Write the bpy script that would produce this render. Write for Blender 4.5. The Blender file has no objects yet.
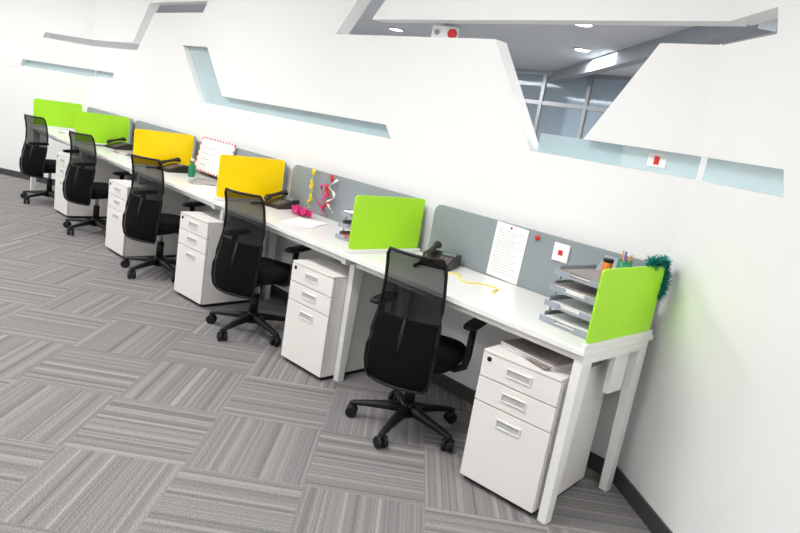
import bpy, bmesh, math, random
from mathutils import Vector, Matrix
random.seed(7)
S = bpy.context.scene
try:
    S.view_settings.view_transform = 'Standard'
    S.view_settings.look = 'None'
except Exception: pass

def lin(c):
    return tuple(((x/255)/12.92 if x/255 <= .04045 else ((x/255+.055)/1.055)**2.4) for x in c)

# ---------------- materials ----------------
def mat(name, rgb, rough=.5, metal=0, spec=.5, bump=0, bscale=200, trans=0, coat=0, var=0.03, glow=0):
    m = bpy.data.materials.new(name); m.use_nodes = True
    nt = m.node_tree; b = nt.nodes['Principled BSDF']
    c = lin(rgb)
    b.inputs['Roughness'].default_value = rough
    b.inputs['Metallic'].default_value = metal
    b.inputs['Specular IOR Level'].default_value = spec
    b.inputs['Coat Weight'].default_value = coat
    if glow:
        b.inputs['Emission Color'].default_value = (*c, 1); b.inputs['Emission Strength'].default_value = glow
    tc = nt.nodes.new('ShaderNodeTexCoord')
    n = nt.nodes.new('ShaderNodeTexNoise'); n.inputs['Scale'].default_value = 3.0
    nt.links.new(tc.outputs['Object'], n.inputs['Vector'])
    r = nt.nodes.new('ShaderNodeValToRGB')
    r.color_ramp.elements[0].position = .3; r.color_ramp.elements[1].position = .7
    r.color_ramp.elements[0].color = (*[x*(1-var) for x in c], 1)
    r.color_ramp.elements[1].color = (*[min(1, x*(1+var)) for x in c], 1)
    nt.links.new(n.outputs['Fac'], r.inputs['Fac'])
    nt.links.new(r.outputs['Color'], b.inputs['Base Color'])
    if bump:
        n2 = nt.nodes.new('ShaderNodeTexNoise'); n2.inputs['Scale'].default_value = bscale
        nt.links.new(tc.outputs['Object'], n2.inputs['Vector'])
        bp = nt.nodes.new('ShaderNodeBump'); bp.inputs['Strength'].default_value = bump
        bp.inputs['Distance'].default_value = .002
        nt.links.new(n2.outputs['Fac'], bp.inputs['Height'])
        nt.links.new(bp.outputs['Normal'], b.inputs['Normal'])
    if trans:
        t = nt.nodes.new('ShaderNodeBsdfTranslucent'); nt.links.new(r.outputs['Color'], t.inputs['Color'])
        mx = nt.nodes.new('ShaderNodeMixShader'); mx.inputs[0].default_value = trans
        nt.links.new(b.outputs[0], mx.inputs[1]); nt.links.new(t.outputs[0], mx.inputs[2])
        nt.links.new(mx.outputs[0], nt.nodes['Material Output'].inputs[0])
    return m

def see_through(name, rgb, fac, tint=(1, 1, 1), rough=.3, spec=.5):
    m = mat(name, rgb, rough, spec=spec); nt = m.node_tree
    b = nt.nodes['Principled BSDF']
    t = nt.nodes.new('ShaderNodeBsdfTransparent'); t.inputs[0].default_value = (*tint, 1)
    mx = nt.nodes.new('ShaderNodeMixShader'); mx.inputs[0].default_value = fac
    nt.links.new(b.outputs[0], mx.inputs[1]); nt.links.new(t.outputs[0], mx.inputs[2])
    nt.links.new(mx.outputs[0], nt.nodes['Material Output'].inputs[0])
    return m

def emis(name, rgb, s):
    m = bpy.data.materials.new(name); m.use_nodes = True
    b = m.node_tree.nodes['Principled BSDF']
    b.inputs['Emission Color'].default_value = (*rgb, 1); b.inputs['Emission Strength'].default_value = s
    return m

WALL = mat('wall_paint', (240, 240, 240), .8, spec=.15, var=.004)
CEIL = mat('ceiling_paint', (240, 240, 240), .9, spec=.1, var=.01)
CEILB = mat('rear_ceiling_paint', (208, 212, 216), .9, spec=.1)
BASEB = mat('baseboard_grey', (70, 68, 68), .5)
WHITE = mat('white_laminate', (242, 242, 240), .22, var=.01)
PEDW = mat('white_powdercoat', (236, 234, 230), .4, var=.01)
LEGW = mat('white_leg_powdercoat', (240, 240, 238), .35, var=.01)
GREYS = mat('grey_fabric_screen', (142, 151, 155), .85, bump=.3, bscale=400)
GREEN = mat('lime_acrylic_self_lit', (178, 238, 50), .3, spec=.3, trans=.06, glow=.05)  # faint emission put into the panel colour to brighten it; not a lamp
YELL = mat('yellow_acrylic_self_lit', (255, 219, 8), .3, spec=.3, trans=.08, glow=.16)  # emission added so the yellow dividers look brighter than the room light makes them
BLK = mat('black_plastic', (20, 20, 22), .5, spec=.35)
BLKF = mat('black_fabric', (20, 20, 22), .95, spec=.15, bump=.3, bscale=300)
MESH = see_through('black_mesh_net', (18, 18, 20), .16, rough=.9, spec=.1)
GAP = mat('dark_gap', (95, 93, 92), .7)
ALU = mat('aluminium', (175, 177, 180), .35, metal=.8)
HAND = mat('handle_grey', (190, 190, 188), .4)
PAPER = mat('paper_white', (244, 244, 242), .8, var=.01)
INK = mat('ink_grey', (150, 150, 155), .8)
RED = mat('red_plastic', (215, 30, 30), .4)
PINK = mat('pink_ribbon', (235, 70, 150), .5)
YRIB = mat('yellow_ribbon', (240, 220, 40), .5)
TEAL = mat('teal_tinsel', (30, 150, 142), .3, metal=.1)
TRAY = mat('grey_tray_plastic', (156, 162, 173), .35)
PHONE = mat('phone_dark', (40, 32, 32), .4)
KEY = mat('phone_keys', (130, 120, 118), .5)
LCD = mat('phone_lcd', (120, 135, 130), .2)
CUP = mat('green_cup', (20, 130, 90), .35)
ORG = mat('orange_plastic', (235, 130, 40), .4)
BLUE = mat('blue_plastic', (40, 90, 170), .4)
MAG = mat('magazine_print', (150, 140, 136), .4, var=.4)
MAG2 = mat('magazine_cover_red', (190, 110, 110), .4, var=.4)
GLASS = see_through('teal_glass', (205, 224, 228), .5, (.93, .98, .98), .1)
GLASS2 = see_through('partition_glass', (180, 192, 200), .5, (.85, .92, .97), .05)
LAMP = emis('lamp_diffuser', (1, 1, 1), 7)

CROT = 45; CLOC = (0, 0); CT = .5
def carpet():
    m = bpy.data.materials.new('carpet_tiles'); m.use_nodes = True
    nt = m.node_tree; N = nt.nodes; L = nt.links; b = N['Principled BSDF']
    b.inputs['Roughness'].default_value = .95; b.inputs['Specular IOR Level'].default_value = .1
    tc = N.new('ShaderNodeTexCoord'); mp = N.new('ShaderNodeMapping')
    mp.inputs['Rotation'].default_value = (0, 0, math.radians(CROT))
    mp.inputs['Location'].default_value = (CLOC[0], CLOC[1], 0)
    mp.inputs['Scale'].default_value = (1/CT, 1/CT, 1/CT)
    L.new(tc.outputs['Object'], mp.inputs['Vector'])
    sp = N.new('ShaderNodeSeparateXYZ'); L.new(mp.outputs[0], sp.inputs[0])
    def M(op, a, b2=None, c=None):
        n = N.new('ShaderNodeMath'); n.operation = op
        for i, v in enumerate((a, b2, c)):
            if v is None: continue
            if isinstance(v, (int, float)): n.inputs[i].default_value = v
            else: L.new(v, n.inputs[i])
        return n.outputs[0]
    fx = M('FLOOR', sp.outputs[0]); fy = M('FLOOR', sp.outputs[1])
    par = M('FLOORED_MODULO', M('ADD', fx, fy), 2.0)
    par = M('GREATER_THAN', par, .5)
    s = M('ADD', M('MULTIPLY', par, sp.outputs[0]), M('MULTIPLY', M('SUBTRACT', 1.0, par), sp.outputs[1]))
    cv = N.new('ShaderNodeCombineXYZ'); L.new(fx, cv.inputs[0]); L.new(fy, cv.inputs[1])
    wn = N.new('ShaderNodeTexWhiteNoise'); wn.noise_dimensions = '2D'; L.new(cv.outputs[0], wn.inputs['Vector'])
    w = M('ADD', M('MULTIPLY', s, 11.0), M('MULTIPLY', wn.outputs['Value'], 60.0))
    n1 = N.new('ShaderNodeTexNoise'); n1.noise_dimensions = '1D'; n1.inputs['Scale'].default_value = 1
    n1.inputs['Detail'].default_value = 3; n1.inputs['Roughness'].default_value = .75
    L.new(w, n1.inputs['W'])
    r = N.new('ShaderNodeValToRGB'); e = r.color_ramp.elements
    e[0].position = .27; e[0].color = (*lin((108, 106, 107)), 1)
    e[1].position = .78; e[1].color = (*lin((164, 160, 157)), 1)
    k = e.new(.5); k.color = (*lin((132, 130, 130)), 1)
    L.new(n1.outputs['Fac'], r.inputs['Fac'])
    n2 = N.new('ShaderNodeTexNoise'); n2.inputs['Scale'].default_value = 170; n2.inputs['Detail'].default_value = 2
    L.new(tc.outputs['Object'], n2.inputs['Vector'])
    mr = N.new('ShaderNodeMapRange'); mr.inputs['From Min'].default_value = .3; mr.inputs['From Max'].default_value = .7
    mr.inputs['To Min'].default_value = .68; mr.inputs['To Max'].default_value = 1.27
    L.new(n2.outputs['Fac'], mr.inputs['Value'])
    mx = N.new('ShaderNodeVectorMath'); mx.operation = 'SCALE'
    L.new(r.outputs['Color'], mx.inputs[0]); L.new(mr.outputs[0], mx.inputs['Scale'])
    L.new(mx.outputs[0], b.inputs['Base Color'])
    bp = N.new('ShaderNodeBump'); bp.inputs['Strength'].default_value = .4; bp.inputs['Distance'].default_value = .003
    L.new(n2.outputs['Fac'], bp.inputs['Height']); L.new(bp.outputs[0], b.inputs['Normal'])
    return m
CARPET = carpet()

# ---------------- mesh builder ----------------
class MB:
    def __init__(s): s.bm = bmesh.new(); s.mats = []; s.T = Matrix.Identity(4)
    def mi(s, m):
        if m not in s.mats: s.mats.append(m)
        return s.mats.index(m)
    def v(s, p): return s.bm.verts.new(s.T @ Vector(p))
    def face(s, vs, m, smooth=False):
        try: f = s.bm.faces.new(vs)
        except ValueError: return
        f.material_index = s.mi(m); f.smooth = smooth
    def prism(s, pts, vec, m, smooth=False):
        vec = Vector(vec)
        a = [s.v(p) for p in pts]; b = [s.v(Vector(p)+vec) for p in pts]
        s.face(a[::-1], m); s.face(b, m)
        n = len(a)
        for i in range(n): s.face([a[i], a[(i+1) % n], b[(i+1) % n], b[i]], m, smooth)
    def box(s, x0, x1, y0, y1, z0, z1, m):
        s.prism([(x0, y0, z0), (x1, y0, z0), (x1, y1, z0), (x0, y1, z0)], (0, 0, z1-z0), m)
    def loft(s, rings, m, cap=True, smooth=True, close=True):
        R = [[s.v(p) for p in r] for r in rings]
        n = len(R[0])
        for a, b in zip(R, R[1:]):
            for i in range(n if close else n-1):
                s.face([a[i], a[(i+1) % n], b[(i+1) % n], b[i]], m, smooth)
        if cap: s.face(R[0][::-1], m); s.face(R[-1], m)
    def tube(s, pts, r, m, n=8, flat=1.0, up=(0, 0, 1)):
        pts = [Vector(p) for p in pts]; rings = []
        for i, p in enumerate(pts):
            d = (pts[min(i+1, len(pts)-1)]-pts[max(i-1, 0)]).normalized()
            u = Vector(up)
            if abs(d.dot(u)) > .98: u = Vector((0, 1, 0))
            a = d.cross(u).normalized(); c = a.cross(d).normalized()
            rr = r[i] if isinstance(r, (list, tuple)) else r
            rings.append([p+a*math.cos(2*math.pi*k/n)*rr+c*math.sin(2*math.pi*k/n)*rr*flat for k in range(n)])
        s.loft(rings, m)
    def cyl(s, p0, p1, r, m, r2=None, n=16): s.tube([p0, p1], [r, r2 if r2 is not None else r], m, n)
    def mesh(s, name):
        bmesh.ops.recalc_face_normals(s.bm, faces=s.bm.faces)
        me = bpy.data.meshes.new(name); s.bm.to_mesh(me); s.bm.free()
        for m in s.mats: me.materials.append(m)
        return me
    def finish(s, name, loc=(0, 0, 0), rz=0, bevel=0):
        return place(name, s.mesh(name), loc, rz, bevel)
def place(name, me, loc, rz=0, bevel=0):
    o = bpy.data.objects.new(name, me); S.collection.objects.link(o)
    o.location = loc; o.rotation_euler = (0, 0, rz)
    if bevel:
        b = o.modifiers.new('bevel', 'BEVEL'); b.width = bevel; b.segments = 2
        b.limit_method = 'ANGLE'; b.angle_limit = math.radians(50)
    return o
def rrect(x0, x1, z0, z1, r, corners=(1, 1, 1, 1), n=5):
    out = []
    for (cx, cz, a0, on, px, pz) in ((x0+r, z0+r, 180, corners[0], x0, z0), (x1-r, z0+r, 270, corners[1], x1, z0),
                                     (x1-r, z1-r, 0, corners[2], x1, z1), (x0+r, z1-r, 90, corners[3], x0, z1)):
        if on:
            for k in range(n+1):
                a = math.radians(a0+90*k/n); out.append((cx+r*math.cos(a), cz+r*math.sin(a)))
        else: out.append((px, pz))
    return out

# ---------------- room shell ----------------
WY = .64
FR = Vector((-.05, WY, 0)); DR = Vector((.806, -.592, 0)).normalized(); NR = Vector((.592, .806, 0)).normalized()
FL = Vector((-7.5, WY, 0)); DL = Vector((-.8575, -.5145, 0)).normalized(); NL = Vector((-.5145, .8575, 0)).normalized()
TH = .10; CH = 2.9

def slab(name, polys, O, d, n, th, m, off=0):
    cu = bpy.data.curves.new('tmp', 'CURVE'); cu.dimensions = '2D'; cu.fill_mode = 'BOTH'; cu.extrude = th/2
    for poly in polys:
        sp = cu.splines.new('POLY'); sp.points.add(len(poly)-1)
        for i, (a, b) in enumerate(poly): sp.points[i].co = (a, b, 0, 1)
        sp.use_cyclic_u = True
    ob = bpy.data.objects.new('tmp', cu); S.collection.objects.link(ob)
    dg = bpy.context.evaluated_depsgraph_get(); dg.update()
    me = bpy.data.meshes.new_from_object(ob.evaluated_get(dg))
    bpy.data.objects.remove(ob)
    O = Vector(O)
    for v in me.vertices:
        a, b, c = v.co
        v.co = O+d*a+Vector((0, 0, b))+n*(c+th/2+off)
    bm = bmesh.new(); bm.from_mesh(me); bmesh.ops.remove_doubles(bm, verts=bm.verts, dist=1e-5)
    bmesh.ops.recalc_face_normals(bm, faces=bm.faces)
    for f in bm.faces: f.smooth = False
    bm.to_mesh(me); bm.free()
    me.name = name; me.materials.clear(); me.materials.append(m)
    o = bpy.data.objects.new(name, me); S.collection.objects.link(o); return o

C3 = [(-5.07, 1.87), (-4.58, 1.87), (-4.22, 1.465), (-2.05, 1.465), (-1.98, 1.38), (-4.62, 1.38)]
main = [(-7.5, 0), (-.05, 0), (-.05, 1.46), (-.9, 1.46), (-1.274, 2.015), (-2.71, 2.015), (-2.2, 2.6), (-1.9, 2.6), (-2.34, 2.115),
        (-.05, 2.115), (-.05, CH), (-7.5, CH), (-7.5, 1.86), (-6.28, 1.86), (-5.9, 2.265), (-4.64, 2.265), (-4.72, 2.165),
        (-5.78, 2.165), (-6.15, 1.785), (-7.5, 1.785), (-7.5, 1.51), (-6.76, 1.515), (-6.79, 1.45), (-7.5, 1.43)]
island = [(-.606, 1.56), (-.05, 1.56), (-.05, 2.02), (-.328, 2.02)]
X = Vector((1, 0, 0)); Yv = Vector((0, 1, 0))
wb = slab('wall_back', [main, island, C3], (0, WY, 0), X, Yv, TH, WALL)
for v in wb.data.vertices:
    if v.co.y > WY+TH-.001:
        if abs(v.co.x+.05) < .001: v.co.x += TH*math.tan(math.radians(18.1))
        if abs(v.co.x+7.5) < .001: v.co.x -= TH*math.tan(math.radians(15.5))
right = [(0, 0), (6.27, 0), (6.27, CH), (0, CH), (0, 2.115), (.29, 2.13), (.325, 2.03), (0, 2.02), (0, 1.56), (.56, 1.55), (.60, 1.455), (0, 1.46)]
slab('wall_right', [right], FR, DR, NR, TH, WALL)
left = [(0, 0), (6.41, 0), (6.41, CH), (0, CH), (0, 1.86), (.70, 1.865), (.74, 1.80), (0, 1.785), (0, 1.51), (1.03, 1.50), (1.06, 1.42), (0, 1.43)]
slab('wall_left', [left], FL, DL, NL, TH, WALL)
slab('window_1', [C3], (0, WY, 0), X, Yv, .008, GLASS, .06)
slab('window_2', [[(-7.5, 1.43), (-6.79, 1.45), (-6.76, 1.515), (-7.5, 1.51)]], (0, WY, 0), X, Yv, .008, GLASS, .06)
slab('window_3', [[(-.9, 1.46), (-.05, 1.46), (-.05, 1.56), (-.606, 1.56), (-.9, 1.56)]], (0, WY, 0), X, Yv, .008, GLASS, .06)
slab('window_4', [[(0, 1.46), (.60, 1.455), (.56, 1.55), (0, 1.56)]], FR, DR, NR, .008, GLASS, .06)
slab('window_5', [[(0, 1.43), (1.06, 1.42), (1.03, 1.50), (0, 1.51)]], FL, DL, NL, .008, GLASS, .06)

def boxobj(name, x0, x1, y0, y1, z0, z1, m, bevel=0):
    b = MB(); b.box(x0, x1, y0, y1, z0, z1, m); return b.finish(name, bevel=bevel)
boxobj('floor', -13, 5, -6, 8, -.05, 0, CARPET)
boxobj('ceiling', -13, 5, -6, .70, CH, CH+.05, CEIL)
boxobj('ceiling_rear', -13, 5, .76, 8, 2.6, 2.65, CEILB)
boxobj('wall_front', -13, 5, -6.1, -6, 0, CH, WALL)
boxobj('wall_west', -13.1, -13, -6, 8, 0, CH, WALL)
boxobj('wall_east', 5, 5.1, -6, 8, 0, CH, WALL)
b = MB()
b.box(-13, -5.6, 8, 8.1, 0, 2.65, WALL); b.box(-3.4, 5, 8, 8.1, 0, 2.65, WALL)
b.box(-5.6, -3.4, 8, 8.1, 0, .9, WALL); b.box(-5.6, -3.4, 8, 8.1, 2.4, 2.65, WALL)
b.finish('wall_rear')

def baseboard(name, O, d, n, L):
    b = MB(); O = Vector(O)
    p = [O, O+d*L, O+d*L-n*.012, O-n*.012]
    b.prism(p, (0, 0, .08), BASEB); b.finish(name)
baseboard('baseboard_back', (-7.5, WY, 0), X, Yv, 7.45)
baseboard('baseboard_right', FR, DR, NR, 6)
baseboard('baseboard_left', FL, DL, NL, 6)

# rear room
b = MB()
for i in range(9):
    x = -9.6+i*.78
    b.box(x-.03, x+.03, 6.27, 6.33, 0, 2.6, ALU)
for z in (0, 2.1, 2.54): b.box(-9.6, -3.36, 6.275, 6.325, z, z+.06, ALU)
b.box(-9.6, -3.36, 6.295, 6.305, .06, 2.54, GLASS2)
b.finish('glass_partition')
b = MB(); p0 = Vector((-5.6, 7.0, 2.45)); p1 = Vector((-.6, 2.4, 2.45)); d = (p1-p0).normalized(); n = Vector((-d.y, d.x, 0))*.12
b.prism([p0, p1, p1+n, p0+n], (0, 0, .15), mat('bulkhead_grey', (150, 156, 162), .8)); b.finish('trim_bulkhead')
boxobj('wall_rear_partition', -3.36, -1.2, 6.2, 6.35, 0, 2.6, WALL)
for i, (x, y) in enumerate([(-1.45, 3.75), (-3.1, 4.3), (-5.2, 3.4), (-7.5, 4.2), (-.2, 5.0), (-2.2, 2.0), (-9.5, 3.2), (-4.2, 1.8), (-2.3, 3.0)]):
    b = MB(); b.cyl((0, 0, 0), (0, 0, .012), .095, ALU, n=24); b.cyl((0, 0, -.002), (0, 0, .0), .08, LAMP, n=24)
    b.finish('ceiling_downlight', (x, y, 2.588))
b = MB()
b.box(-.14, .14, -.05, .05, -.17, -.03, PAPER); b.box(-.02, .02, -.02, .02, -.03, 0, ALU)
b.cyl((.09, -.05, -.10), (.09, -.085, -.10), .055, RED, .04, 20); b.cyl((-.08, -.05, -.10), (-.08, -.06, -.10), .03, INK, n=16)
b.finish('fire_alarm_sounder', (-4.06, 3.1, 2.6), math.radians(30), .006)
b = MB(); b.box(-.045, .045, 0, .002, -.03, .03, PAPER); b.box(-.012, .012, -.002, 0, -.02, .018, RED)
b.finish('glass_safety_sticker', (-.24, .694, 1.515))

for y in (-1.3, -3.9):
    for x in (-10, -7, -4, -1, 2):
        b = MB()
        b.box(-.64, .64, -.34, -.31, -.03, 0, ALU); b.box(-.64, .64, .31, .34, -.03, 0, ALU)
        b.box(-.64, -.61, -.31, .31, -.03, 0, ALU); b.box(.61, .64, -.31, .31, -.03, 0, ALU)
        b.box(-.61, .61, -.31, .31, -.01, 0, LAMP)
        b.finish('ceiling_light_panel', (x, y, CH))
        l = bpy.data.lights.new('ceiling_area_light', 'AREA'); l.shape = 'RECTANGLE'; l.size = 1.2; l.size_y = .6
        l.energy = (38 if y > -2 else 25) if x < 1 else 19; l.color = (1, .985, .965)
        o = bpy.data.objects.new('ceiling_area_light', l); o.location = (x, y, CH-.035); S.collection.objects.link(o)
for x in (-10.5, -6.5, -3, .5, 3.3):
    for y in (2.2, 4.6):
        l = bpy.data.lights.new('rear_fill_light', 'AREA'); l.shape = 'RECTANGLE'; l.size = 1.2; l.size_y = .6; l.energy = 58  # fill lights without fixtures, added to brighten the rear room
        o = bpy.data.objects.new('rear_fill_light', l); o.location = (x, y, 2.58); S.collection.objects.link(o)

# ---------------- desks ----------------
MOD = 1.485; DT = .765
def leg(b, x0, x1, y0=0):
    b.prism([(x0, y0, 0), (x0, y0+.045, 0), (x0, y0+.075, .70), (x0, y0, .70)], (x1-x0, 0, 0), LEGW)
    b.prism([(x0, .50, 0), (x0, .545, 0), (x0, .545, .70), (x0, .47, .70)], (x1-x0, 0, 0), LEGW)
    b.box(x0, x1, 0, .545, .70, .74, LEGW)
    for y in (y0+.022, .523): b.cyl(((x0+x1)/2, y, 0), ((x0+x1)/2, y, .004), .016, BLK, n=10)
for i in range(5):
    xr = -MOD*i; xl = xr-MOD+.003
    b = MB()
    b.box(xl, xr, -.02, .572, .74, DT, WHITE)
    b.box(xl+.05, xr-.05, .03, .07, .70, .74, LEGW)
    b.box(xl+.05, xr-.05, .49, .53, .70, .74, LEGW)
    leg(b, xr-.045, xr-.005, 0 if i == 0 else .07)
    if i == 4: leg(b, xl+.005, xl+.045)
    b.box(xr-.5, xr-.1, .40, .47, .60, .70, LEGW)
    if i == 0: b.box(xr-.045, xr-.02, .30, .42, .52, .70, LEGW)
    b.finish('desk', bevel=.0025)
    b = MB()
    pts = [(x, .577, z) for x, z in rrect(xl+.04, xr-.06, .70, 1.07, .05, (0, 0, 1, 1))]
    b.prism(pts, (0, .02, 0), GREYS)
    b.finish('desk_screen', bevel=.003)
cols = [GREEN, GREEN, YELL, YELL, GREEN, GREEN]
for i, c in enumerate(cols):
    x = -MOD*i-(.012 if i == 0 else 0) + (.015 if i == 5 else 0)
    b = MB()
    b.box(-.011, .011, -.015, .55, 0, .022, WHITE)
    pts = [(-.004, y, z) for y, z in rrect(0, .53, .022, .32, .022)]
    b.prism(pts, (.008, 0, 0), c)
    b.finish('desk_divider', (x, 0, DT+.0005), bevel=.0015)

# ---------------- pedestals ----------------
def pedestal():
    b = MB(); w = .185; H = .62
    b.box(-w, w, .02, .5, .025, H-.012, PEDW)
    b.box(-w, w, .0, .5, H-.01, H, PEDW)
    b.box(-w+.01, w-.01, .03, .48, .0, .025, BLK)
    b.box(-w+.004, w-.004, .012, .02, .03, H-.012, GAP)
    for z0, z1, hz in ((.503, .606, .56), (.392, .498, .45), (.028, .387, .33)):
        b.box(-w, w, 0, .016, z0, z1, PEDW)
        hw, hh = .055, .014
        b.box(-hw, hw, -.001, .001, hz-hh, hz+hh, HAND)
        b.box(-hw, hw, -.006, 0, hz+hh, hz+hh+.005, PEDW); b.box(-hw, hw, -.006, 0, hz-hh-.005, hz-hh, PEDW)
        b.box(-hw-.005, -hw, -.006, 0, hz-hh-.005, hz+hh+.005, PEDW); b.box(hw, hw+.005, -.006, 0, hz-hh-.005, hz+hh+.005, PEDW)
    b.cyl((-w+.035, -.004, .585), (-w+.035, .0, .585), .011, BLK)
    return b.mesh('pedestal_cabinet')
pm = pedestal()
for (x, y, r) in ((-.43, -.06, 6), (-1.90, -.05, 3), (-3.27, -.10, 4), (-4.62, -.12, 2), (-6.25, -.07, 2)):
    a = math.radians(r); c = Vector((x, y, 0))+Vector((math.cos(a), math.sin(a), 0))*.185
    place('pedestal_cabinet', pm, c, a, .002)

# ---------------- chairs ----------------
def chair():
    b = MB()
    for k in range(5):
        a = math.radians(90+36+72*k); dx, dy = math.cos(a), math.sin(a); px, py = -dy, dx
        rings = []
        for r, w, z, h in ((.02, .03, .105, .05), (.10, .025, .10, .04), (.22, .018, .085, .028), (.28, .016, .075, .024), (.295, .012, .072, .018)):
            c = Vector((dx*r, dy*r, z))
            rings.append([c+Vector((px*w*sx, py*w*sx, h/2*sz)) for sx, sz in ((-1, -.7), (1, -.7), (1, .3), (.6, 1), (-.6, 1), (-1, .3))])
        b.loft(rings, BLK)
        c = Vector((dx*.28, dy*.28, 0))
        b.cyl(c+Vector((0, 0, .045)), c+Vector((0, 0, .07)), .012, BLK, n=10)
        ca = a+.6+k; ax = Vector((math.cos(ca), math.sin(ca), 0))
        for s in (-1, 1):
            b.tube([c+ax*s*.006+Vector((0, 0, .03)), c+ax*s*.012+Vector((0, 0, .03)), c+ax*s*.024+Vector((0, 0, .03)), c+ax*s*.028+Vector((0, 0, .03))], [.026, .03, .03, .024], BLK, 18)
        b.tube([c-ax*.027+Vector((0, 0, .048)), c+Vector((0, 0, .062)), c+ax*.027+Vector((0, 0, .048))], [.012, .016, .012], BLK, 8)
    b.cyl((0, 0, .07), (0, 0, .14), .045, BLK, .035, 20)
    b.cyl((0, 0, .14), (0, 0, .26), .028, BLK, n=20); b.cyl((0, 0, .26), (0, 0, .365), .016, ALU, n=16)
    b.box(-.09, .09, -.13, .10, .345, .385, BLK)
    def sup(cx, cy, a, bb, z, n=32, p=4):
        out = []
        for k in range(n):
            t = 2*math.pi*k/n; c, s_ = math.cos(t), math.sin(t)
            out.append((cx+a*math.copysign(abs(c)**(2/p), c), cy+bb*math.copysign(abs(s_)**(2/p), s_), z))
        return out
    b.loft([sup(0, .03, .175, .18, .382), sup(0, .03, .205, .215, .39), sup(0, .03, .215, .222, .41), sup(0, .03, .213, .22, .435),
            sup(0, .03, .195, .205, .452), sup(0, .03, .14, .15, .456), sup(0, .03, .05, .05, .454)], BLKF)
    prof = [(.305, -.262, .140), (.33, -.270, .158), (.39, -.276, .169), (.46, -.272, .171), (.54, -.256, .167), (.62, -.238, .160), (.70, -.226, .154), (.78, -.228, .150), (.86, -.243, .147), (.91, -.260, .144), (.936, -.272, .130)]
    nu = 12
    def bp(z, y, w, u, o=0): return Vector((w*u, y+.04*u*u+o, z))
    b.loft([[bp(z, y, w, -1+2*k/nu) for k in range(nu+1)] for z, y, w in prof], MESH, cap=False, close=False)
    edge = [bp(z, y, w, -1) for z, y, w in prof]+[bp(*prof[-1], -1+2*k/nu) for k in range(1, nu)]+[bp(z, y, w, 1) for z, y, w in prof[::-1]]+[bp(*prof[0], 1-2*k/nu) for k in range(1, nu)]
    edge.append(edge[0])
    b.tube(edge, .008, BLK, 8)
    b.loft([[bp(z, y, w*.96, -1+2*k/nu, .012) for k in range(nu+1)] for z, y, w in prof[0:6]], BLKF, cap=False, close=False)
    b.tube([bp(.62, -.238, .154, -1+2*k/nu, .010) for k in range(nu+1)], .010, BLK, 8)
    b.tube([(0, -.02, .362), (0, -.14, .36), (0, -.215, .385), (0, -.245, .44), (0, -.240, .54), (0, -.222, .63)], [.03, .032, .032, .028, .022, .016], BLK, 10, .6, (1, 0, 0))
    for s in (-1, 1):
        b.tube([(s*.07, .03, .37), (s*.20, .03, .37), (s*.24, .03, .395), (s*.25, .03, .45), (s*.25, .04, .60)], [.016, .018, .019, .019, .017], BLK, 10, 1.3, (0, 1, 0))
        b.loft([sup(s*.25, .06, .024, .10, .60), sup(s*.25, .06, .036, .12, .607), sup(s*.25, .06, .036, .12, .62), sup(s*.25, .06, .028, .11, .628)], BLK)
    return b.mesh('office_chair')
cm = chair()
for x, y, r in ((-.91, .055, 22), (-2.38, .03, 20), (-3.80, .01, 23), (-5.25, .01, 24), (-6.72, .01, 26)):
    place('office_chair', cm, (x, y, 0), math.radians(r))

# ---------------- desk items ----------------
def phone():
    b = MB()
    b.prism([(-.09, -.10, 0), (-.09, .10, 0), (-.09, .10, .065), (-.09, .05, .062), (-.09, -.10, .02)], (.18, 0, 0), PHONE)
    def top(y): return .02+(y+.10)*.28+.001
    for i in range(4):
        for j in range(3):
            x = .0+j*.024; y = -.075+i*.024
            b.box(x, x+.017, y, y+.015, top(y)-.002, top(y)+.006, KEY)
    b.prism([(-.005, .03, top(.03)), (.075, .03, top(.03)), (.075, .065, .067), (-.005, .065, .067)], (0, 0, .004), LCD)
    b.tube([(-.055, -.095, .045), (-.055, -.08, .062), (-.055, -.03, .075), (-.055, .04, .09), (-.055, .085, .098), (-.055, .10, .085)], [.02, .024, .016, .016, .025, .02], PHONE, 12, .8)
    pts = [(-.075+.008*math.cos(t*1.2), -.10-.0006*t*3+.0, .012+.008*math.sin(t*1.2)) for t in range(60)]
    b.tube(pts, .0025, BLK, 5)
    return b.mesh('desk_phone')
ph = phone()
for x, y, r in ((-1.19, .42, 25), (-2.80, .42, 10), (-4.33, .30, 8), (-5.78, .38, 12)):
    place('desk_phone', ph, (x, y, DT), math.radians(r), .002)

def tray(tiers, w=.13, d=.15):
    b = MB()
    for t in range(tiers):
        z = .005+t*.068; yo = t*.012
        b.box(-w, w, -d+yo, d+yo, z, z+.003, TRAY)
        b.box(-w, -w+.004, -d+.03+yo, d+yo, z, z+.035, TRAY); b.box(w-.004, w, -d+.03+yo, d+yo, z, z+.035, TRAY)
        b.box(-w, w, d-.004+yo, d+yo, z, z+.035, TRAY)
        b.box(-w, -.05, -d+yo, -d+.004+yo, z, z+.022, TRAY); b.box(.05, w, -d+yo, -d+.004+yo, z, z+.022, TRAY)
        b.box(-w, w, -d+yo-.002, -d+yo, z-.003, z+.008, TRAY)
        k = 1+(t*2+1) % 3
        for q in range(k+1):
            ox, oy = random.uniform(-.01, .01), random.uniform(-.012, .005)
            b.box(-w+.015+ox, w-.015+ox, -d+.012+yo+oy, d-.02+yo+oy, z+.004+q*.006, z+.0095+q*.006, random.choice([PAPER, PAPER, MAG, MAG2]))
        if t < tiers-1:
            for sx in (-1, 1):
                for y in (-d+.05, d-.03):
                    b.cyl((sx*(w-.006), y+yo, z+.03), (sx*(w-.006), y+yo+.012, z+.07), .005, ALU, n=8)
    return b
b = tray(4)
b.prism([(-.09, .12, .22), (.02, .12, .22), (.02, .18, .30), (-.09, .18, .30)], (0, .006, 0), TRAY)
b.finish('document_tray', (-.19, .29, DT), math.radians(-4), .001)
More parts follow.
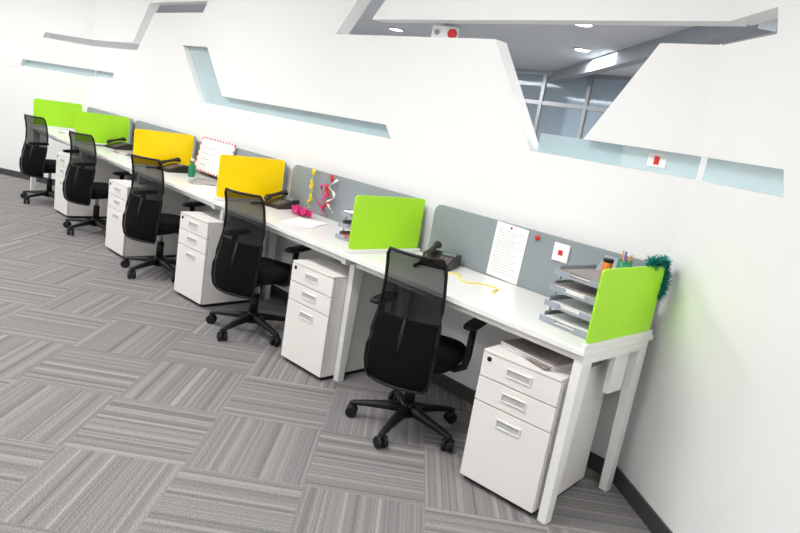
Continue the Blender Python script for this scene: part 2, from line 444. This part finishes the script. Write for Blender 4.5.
b = tray(3); b.finish('document_tray', (-1.74, .36, DT), math.radians(6), .001)

def pen_cup(x, y, z, cm_, pens):
    b = MB()
    n = 20; r = .032; h = .085
    ring = lambda rr, zz: [(rr*math.cos(2*math.pi*k/n), rr*math.sin(2*math.pi*k/n), zz) for k in range(n)]
    b.loft([ring(r*.9, 0), ring(r, h), ring(r-.003, h), ring(r*.9-.003, .004)], cm_)
    for i, pc in enumerate(pens):
        a = i*2.2; dx, dy = math.cos(a)*.02, math.sin(a)*.02
        b.cyl((-dx*.5, -dy*.5, .006), (dx*1.2, dy*1.2, .115+.006*i), .004, pc, n=8)
    b.finish('pen_cup', (x, y, z))
pen_cup(-.11, .36, DT+.232, CUP, [ORG, BLUE, ORG])
pen_cup(-4.16, .40, DT, CUP, [RED, BLUE, BLK, ORG])
b = MB(); n = 16
def rg(r, z): return [(r*math.cos(2*math.pi*k/n), r*math.sin(2*math.pi*k/n), z) for k in range(n)]
b.loft([rg(.024, 0), rg(.026, .01), rg(.026, .09), rg(.012, .12), rg(.012, .135)], CUP); b.loft([rg(.014, .135), rg(.014, .155)], PAPER)
b.finish('glue_bottle', (-4.05, .34, DT))
b = MB(); b.loft([rg(.02, 0), rg(.022, .005), rg(.022, .05), rg(.02, .055)], ORG); b.loft([rg(.023, .055), rg(.023, .07)], BLK)
b.finish('glue_pot', (-.19, .37, DT+.235))

b = MB()
b.box(-.105, .105, -.0008, 0, -.148, .148, PAPER)
for k in range(16):
    b.box(-.085, .085-(k*37 % 5)*.015, -.0012, -.0008, .11-k*.015, .1118-k*.015, INK)
o = b.finish('pinned_notice', (-.87, .5745, .918)); o.rotation_euler = (0, math.radians(2), 0)
for x, z in ((-.70, 1.04), (-.28, 1.0)):
    b = MB(); b.tube([(0, .0, 0), (0, -.006, 0), (0, -.012, 0), (0, -.014, 0)], [.006, .014, .012, .006], RED, 14); b.finish('push_pin', (x, .573, z))
b = MB(); b.tube([(0, .0, 0), (0, -.003, 0), (0, -.006, 0)], [.004, .007, .004], RED, 12); b.finish('push_pin', (-.87, .573, 1.05))
b = MB(); b.box(-.045, .045, -.008, 0, -.045, .045, PAPER); b.box(-.012, .012, -.014, -.008, -.012, .012, RED); b.finish('wall_socket', (-.55, .5765, 1.0), bevel=.002)

b = MB()
b.box(-.29, .29, 0, .008, 0, .30, PAPER)
for k in range(24):
    x = -.29+k*.0245
    m = RED if k % 2 else PAPER
    b.box(x, x+.02, -.004, 0, .288, .30, m); b.box(x, x+.02, -.004, 0, 0, .012, m)
for k in range(12):
    z = k*.025; m = RED if k % 2 else PAPER
    b.box(-.29, -.278, -.004, 0, z, z+.02, m); b.box(.278, .29, -.004, 0, z, z+.02, m)
for k in range(4): b.box(-.2, -.2+.1+.05*k, -.002, 0, .06+k*.05, .064+k*.05, INK)
o = b.finish('whiteboard_panel', (-4.05, .50, DT+.0355)); o.rotation_euler = (math.radians(-12), 0, 0)

def ribbon(name, pts, w, m):
    b = MB(); P = [Vector(p) for p in pts]; L_, R_ = [], []
    for i, p in enumerate(P):
        a = i*.5; d = Vector((math.cos(a), math.sin(a)*.5, 0))*w/2
        L_.append(p-d); R_.append(p+d)
    va = [b.v(p) for p in L_]; vb = [b.v(p) for p in R_]
    for i in range(len(P)-1): b.face([va[i], vb[i], vb[i+1], va[i+1]], m, True)
    o = b.finish(name); s = o.modifiers.new('t', 'SOLIDIFY'); s.thickness = .0012
def wav(x, z0, z1, amp, n=18, y=.55, ph_=0): return [(x+amp*math.sin(i*.7+ph_), y-.012*abs(math.sin(i*.9)), z0+(z1-z0)*i/n) for i in range(n+1)]
ribbon('party_ribbon', wav(-2.62, 1.08, .80, .006), .035, YRIB)
ribbon('party_ribbon', wav(-2.42, 1.07, .80, .03), .036, RED)
ribbon('party_ribbon', wav(-2.38, 1.05, .82, .035, ph_=1.5), .03, PAPER)
ribbon('party_ribbon', wav(-2.48, 1.0, .79, .03, ph_=2.5), .034, PINK)
b = MB()
for k in range(140):
    a = random.uniform(0, 6.28); e = random.uniform(0, 1.4); r = random.uniform(.03, .06)
    p = Vector((random.uniform(-.08, .08), random.uniform(-.03, .03), .01)); q = p+Vector((math.cos(a)*math.cos(e), math.sin(a)*math.cos(e), math.sin(e)))*r
    s = Vector((-math.sin(a), math.cos(a), 0))*.006
    b.face([b.v(p-s), b.v(p+s), b.v(q+s*1.3), b.v(q-s*1.3)], PINK)
b.finish('pink_ribbon_bow', (-2.50, .40, DT))
b = MB(); b.box(-.03, .03, 0, .04, 0, .07, RED); b.box(-.02, .02, -.003, 0, .02, .05, PAPER); b.finish('red_card_box', (-1.98, .50, DT), bevel=.004)
pts = [(-1.06+i*.012+.02*math.sin(i*.55), .33+.05*math.sin(i*.33), DT+.003) for i in range(34)]
b = MB(); b.tube(pts, .0035, YRIB, 6, 1.0); b.finish('yellow_cord')
def sheets(x, y, r, n, z=DT, m=PAPER, dz=.002, spread=.1, m2=PAPER):
    b = MB()
    for k in range(n):
        a = random.uniform(-spread, spread); c, s = math.cos(a), math.sin(a)
        q = [(-.105, -.148), (.105, -.148), (.105, .148), (-.105, .148)]
        b.prism([(c*u-s*v, s*u+c*v, k*dz) for u, v in q], (0, 0, dz*.8), m if k % 2 == 0 else m2)
    b.finish('paper_stack', (x, y, z), math.radians(r))
sheets(-2.25, .25, 30, 3); sheets(-3.5, .3, 10, 2); sheets(-6.4, .3, 0, 4); sheets(-4.9, .3, 50, 2)
sheets(-3.75, .32, 60, 6, DT, PAPER, .003, .2, MAG); sheets(-5.3, .34, 15, 8, DT, PAPER, .004, .12, MAG); sheets(-6.9, .3, 40, 5, DT, PAPER, .004, .1, MAG)
sheets(-.265, .13, 80, 7, .6205, MAG, .004, .14)

b = MB()
path = []
for i in range(61):
    t = i/60
    if t < .55: path.append(Vector((-.012, .37+t/.55*.17, 1.098+.008*math.sin(t*20))))
    else: path.append(Vector((-.012+.01*math.sin(t*9), .548+.008*math.sin(t*12), 1.09-(t-.55)/.45*.15)))
for p in path:
    for k in range(34):
        dd = Vector((random.gauss(0, 1), random.gauss(0, 1), random.gauss(0, 1))).normalized(); L0 = random.uniform(.016, .036)
        s = dd.cross(Vector((random.random(), random.random(), 1))).normalized()*.0016
        b.face([b.v(p-s), b.v(p+s), b.v(p+dd*L0+s), b.v(p+dd*L0-s)], TEAL)
b.tube(path, .003, TEAL, 5)
b.finish('tinsel_garland')

# ---------------- world & camera ----------------
w = bpy.data.worlds.new('World'); S.world = w; w.use_nodes = True
w.node_tree.nodes['Background'].inputs[0].default_value = (.60, .70, .82, 1); w.node_tree.nodes['Background'].inputs[1].default_value = 1.0

cam = bpy.data.cameras.new('camera'); cam.sensor_width = 36; cam.lens = 653/800*36; cam.clip_start = .05
co = bpy.data.objects.new('camera', cam); S.collection.objects.link(co); S.camera = co
z = Vector((.6887, -.6923, .2124)).normalized(); x = Vector((.675, .7209, .1607)); x = (x-z*x.dot(z)).normalized(); y = z.cross(x)
co.matrix_world = Matrix(((x.x, y.x, z.x, 1.157), (x.y, y.y, z.y, -2.242), (x.z, y.z, z.z, 1.493), (0, 0, 0, 1)))
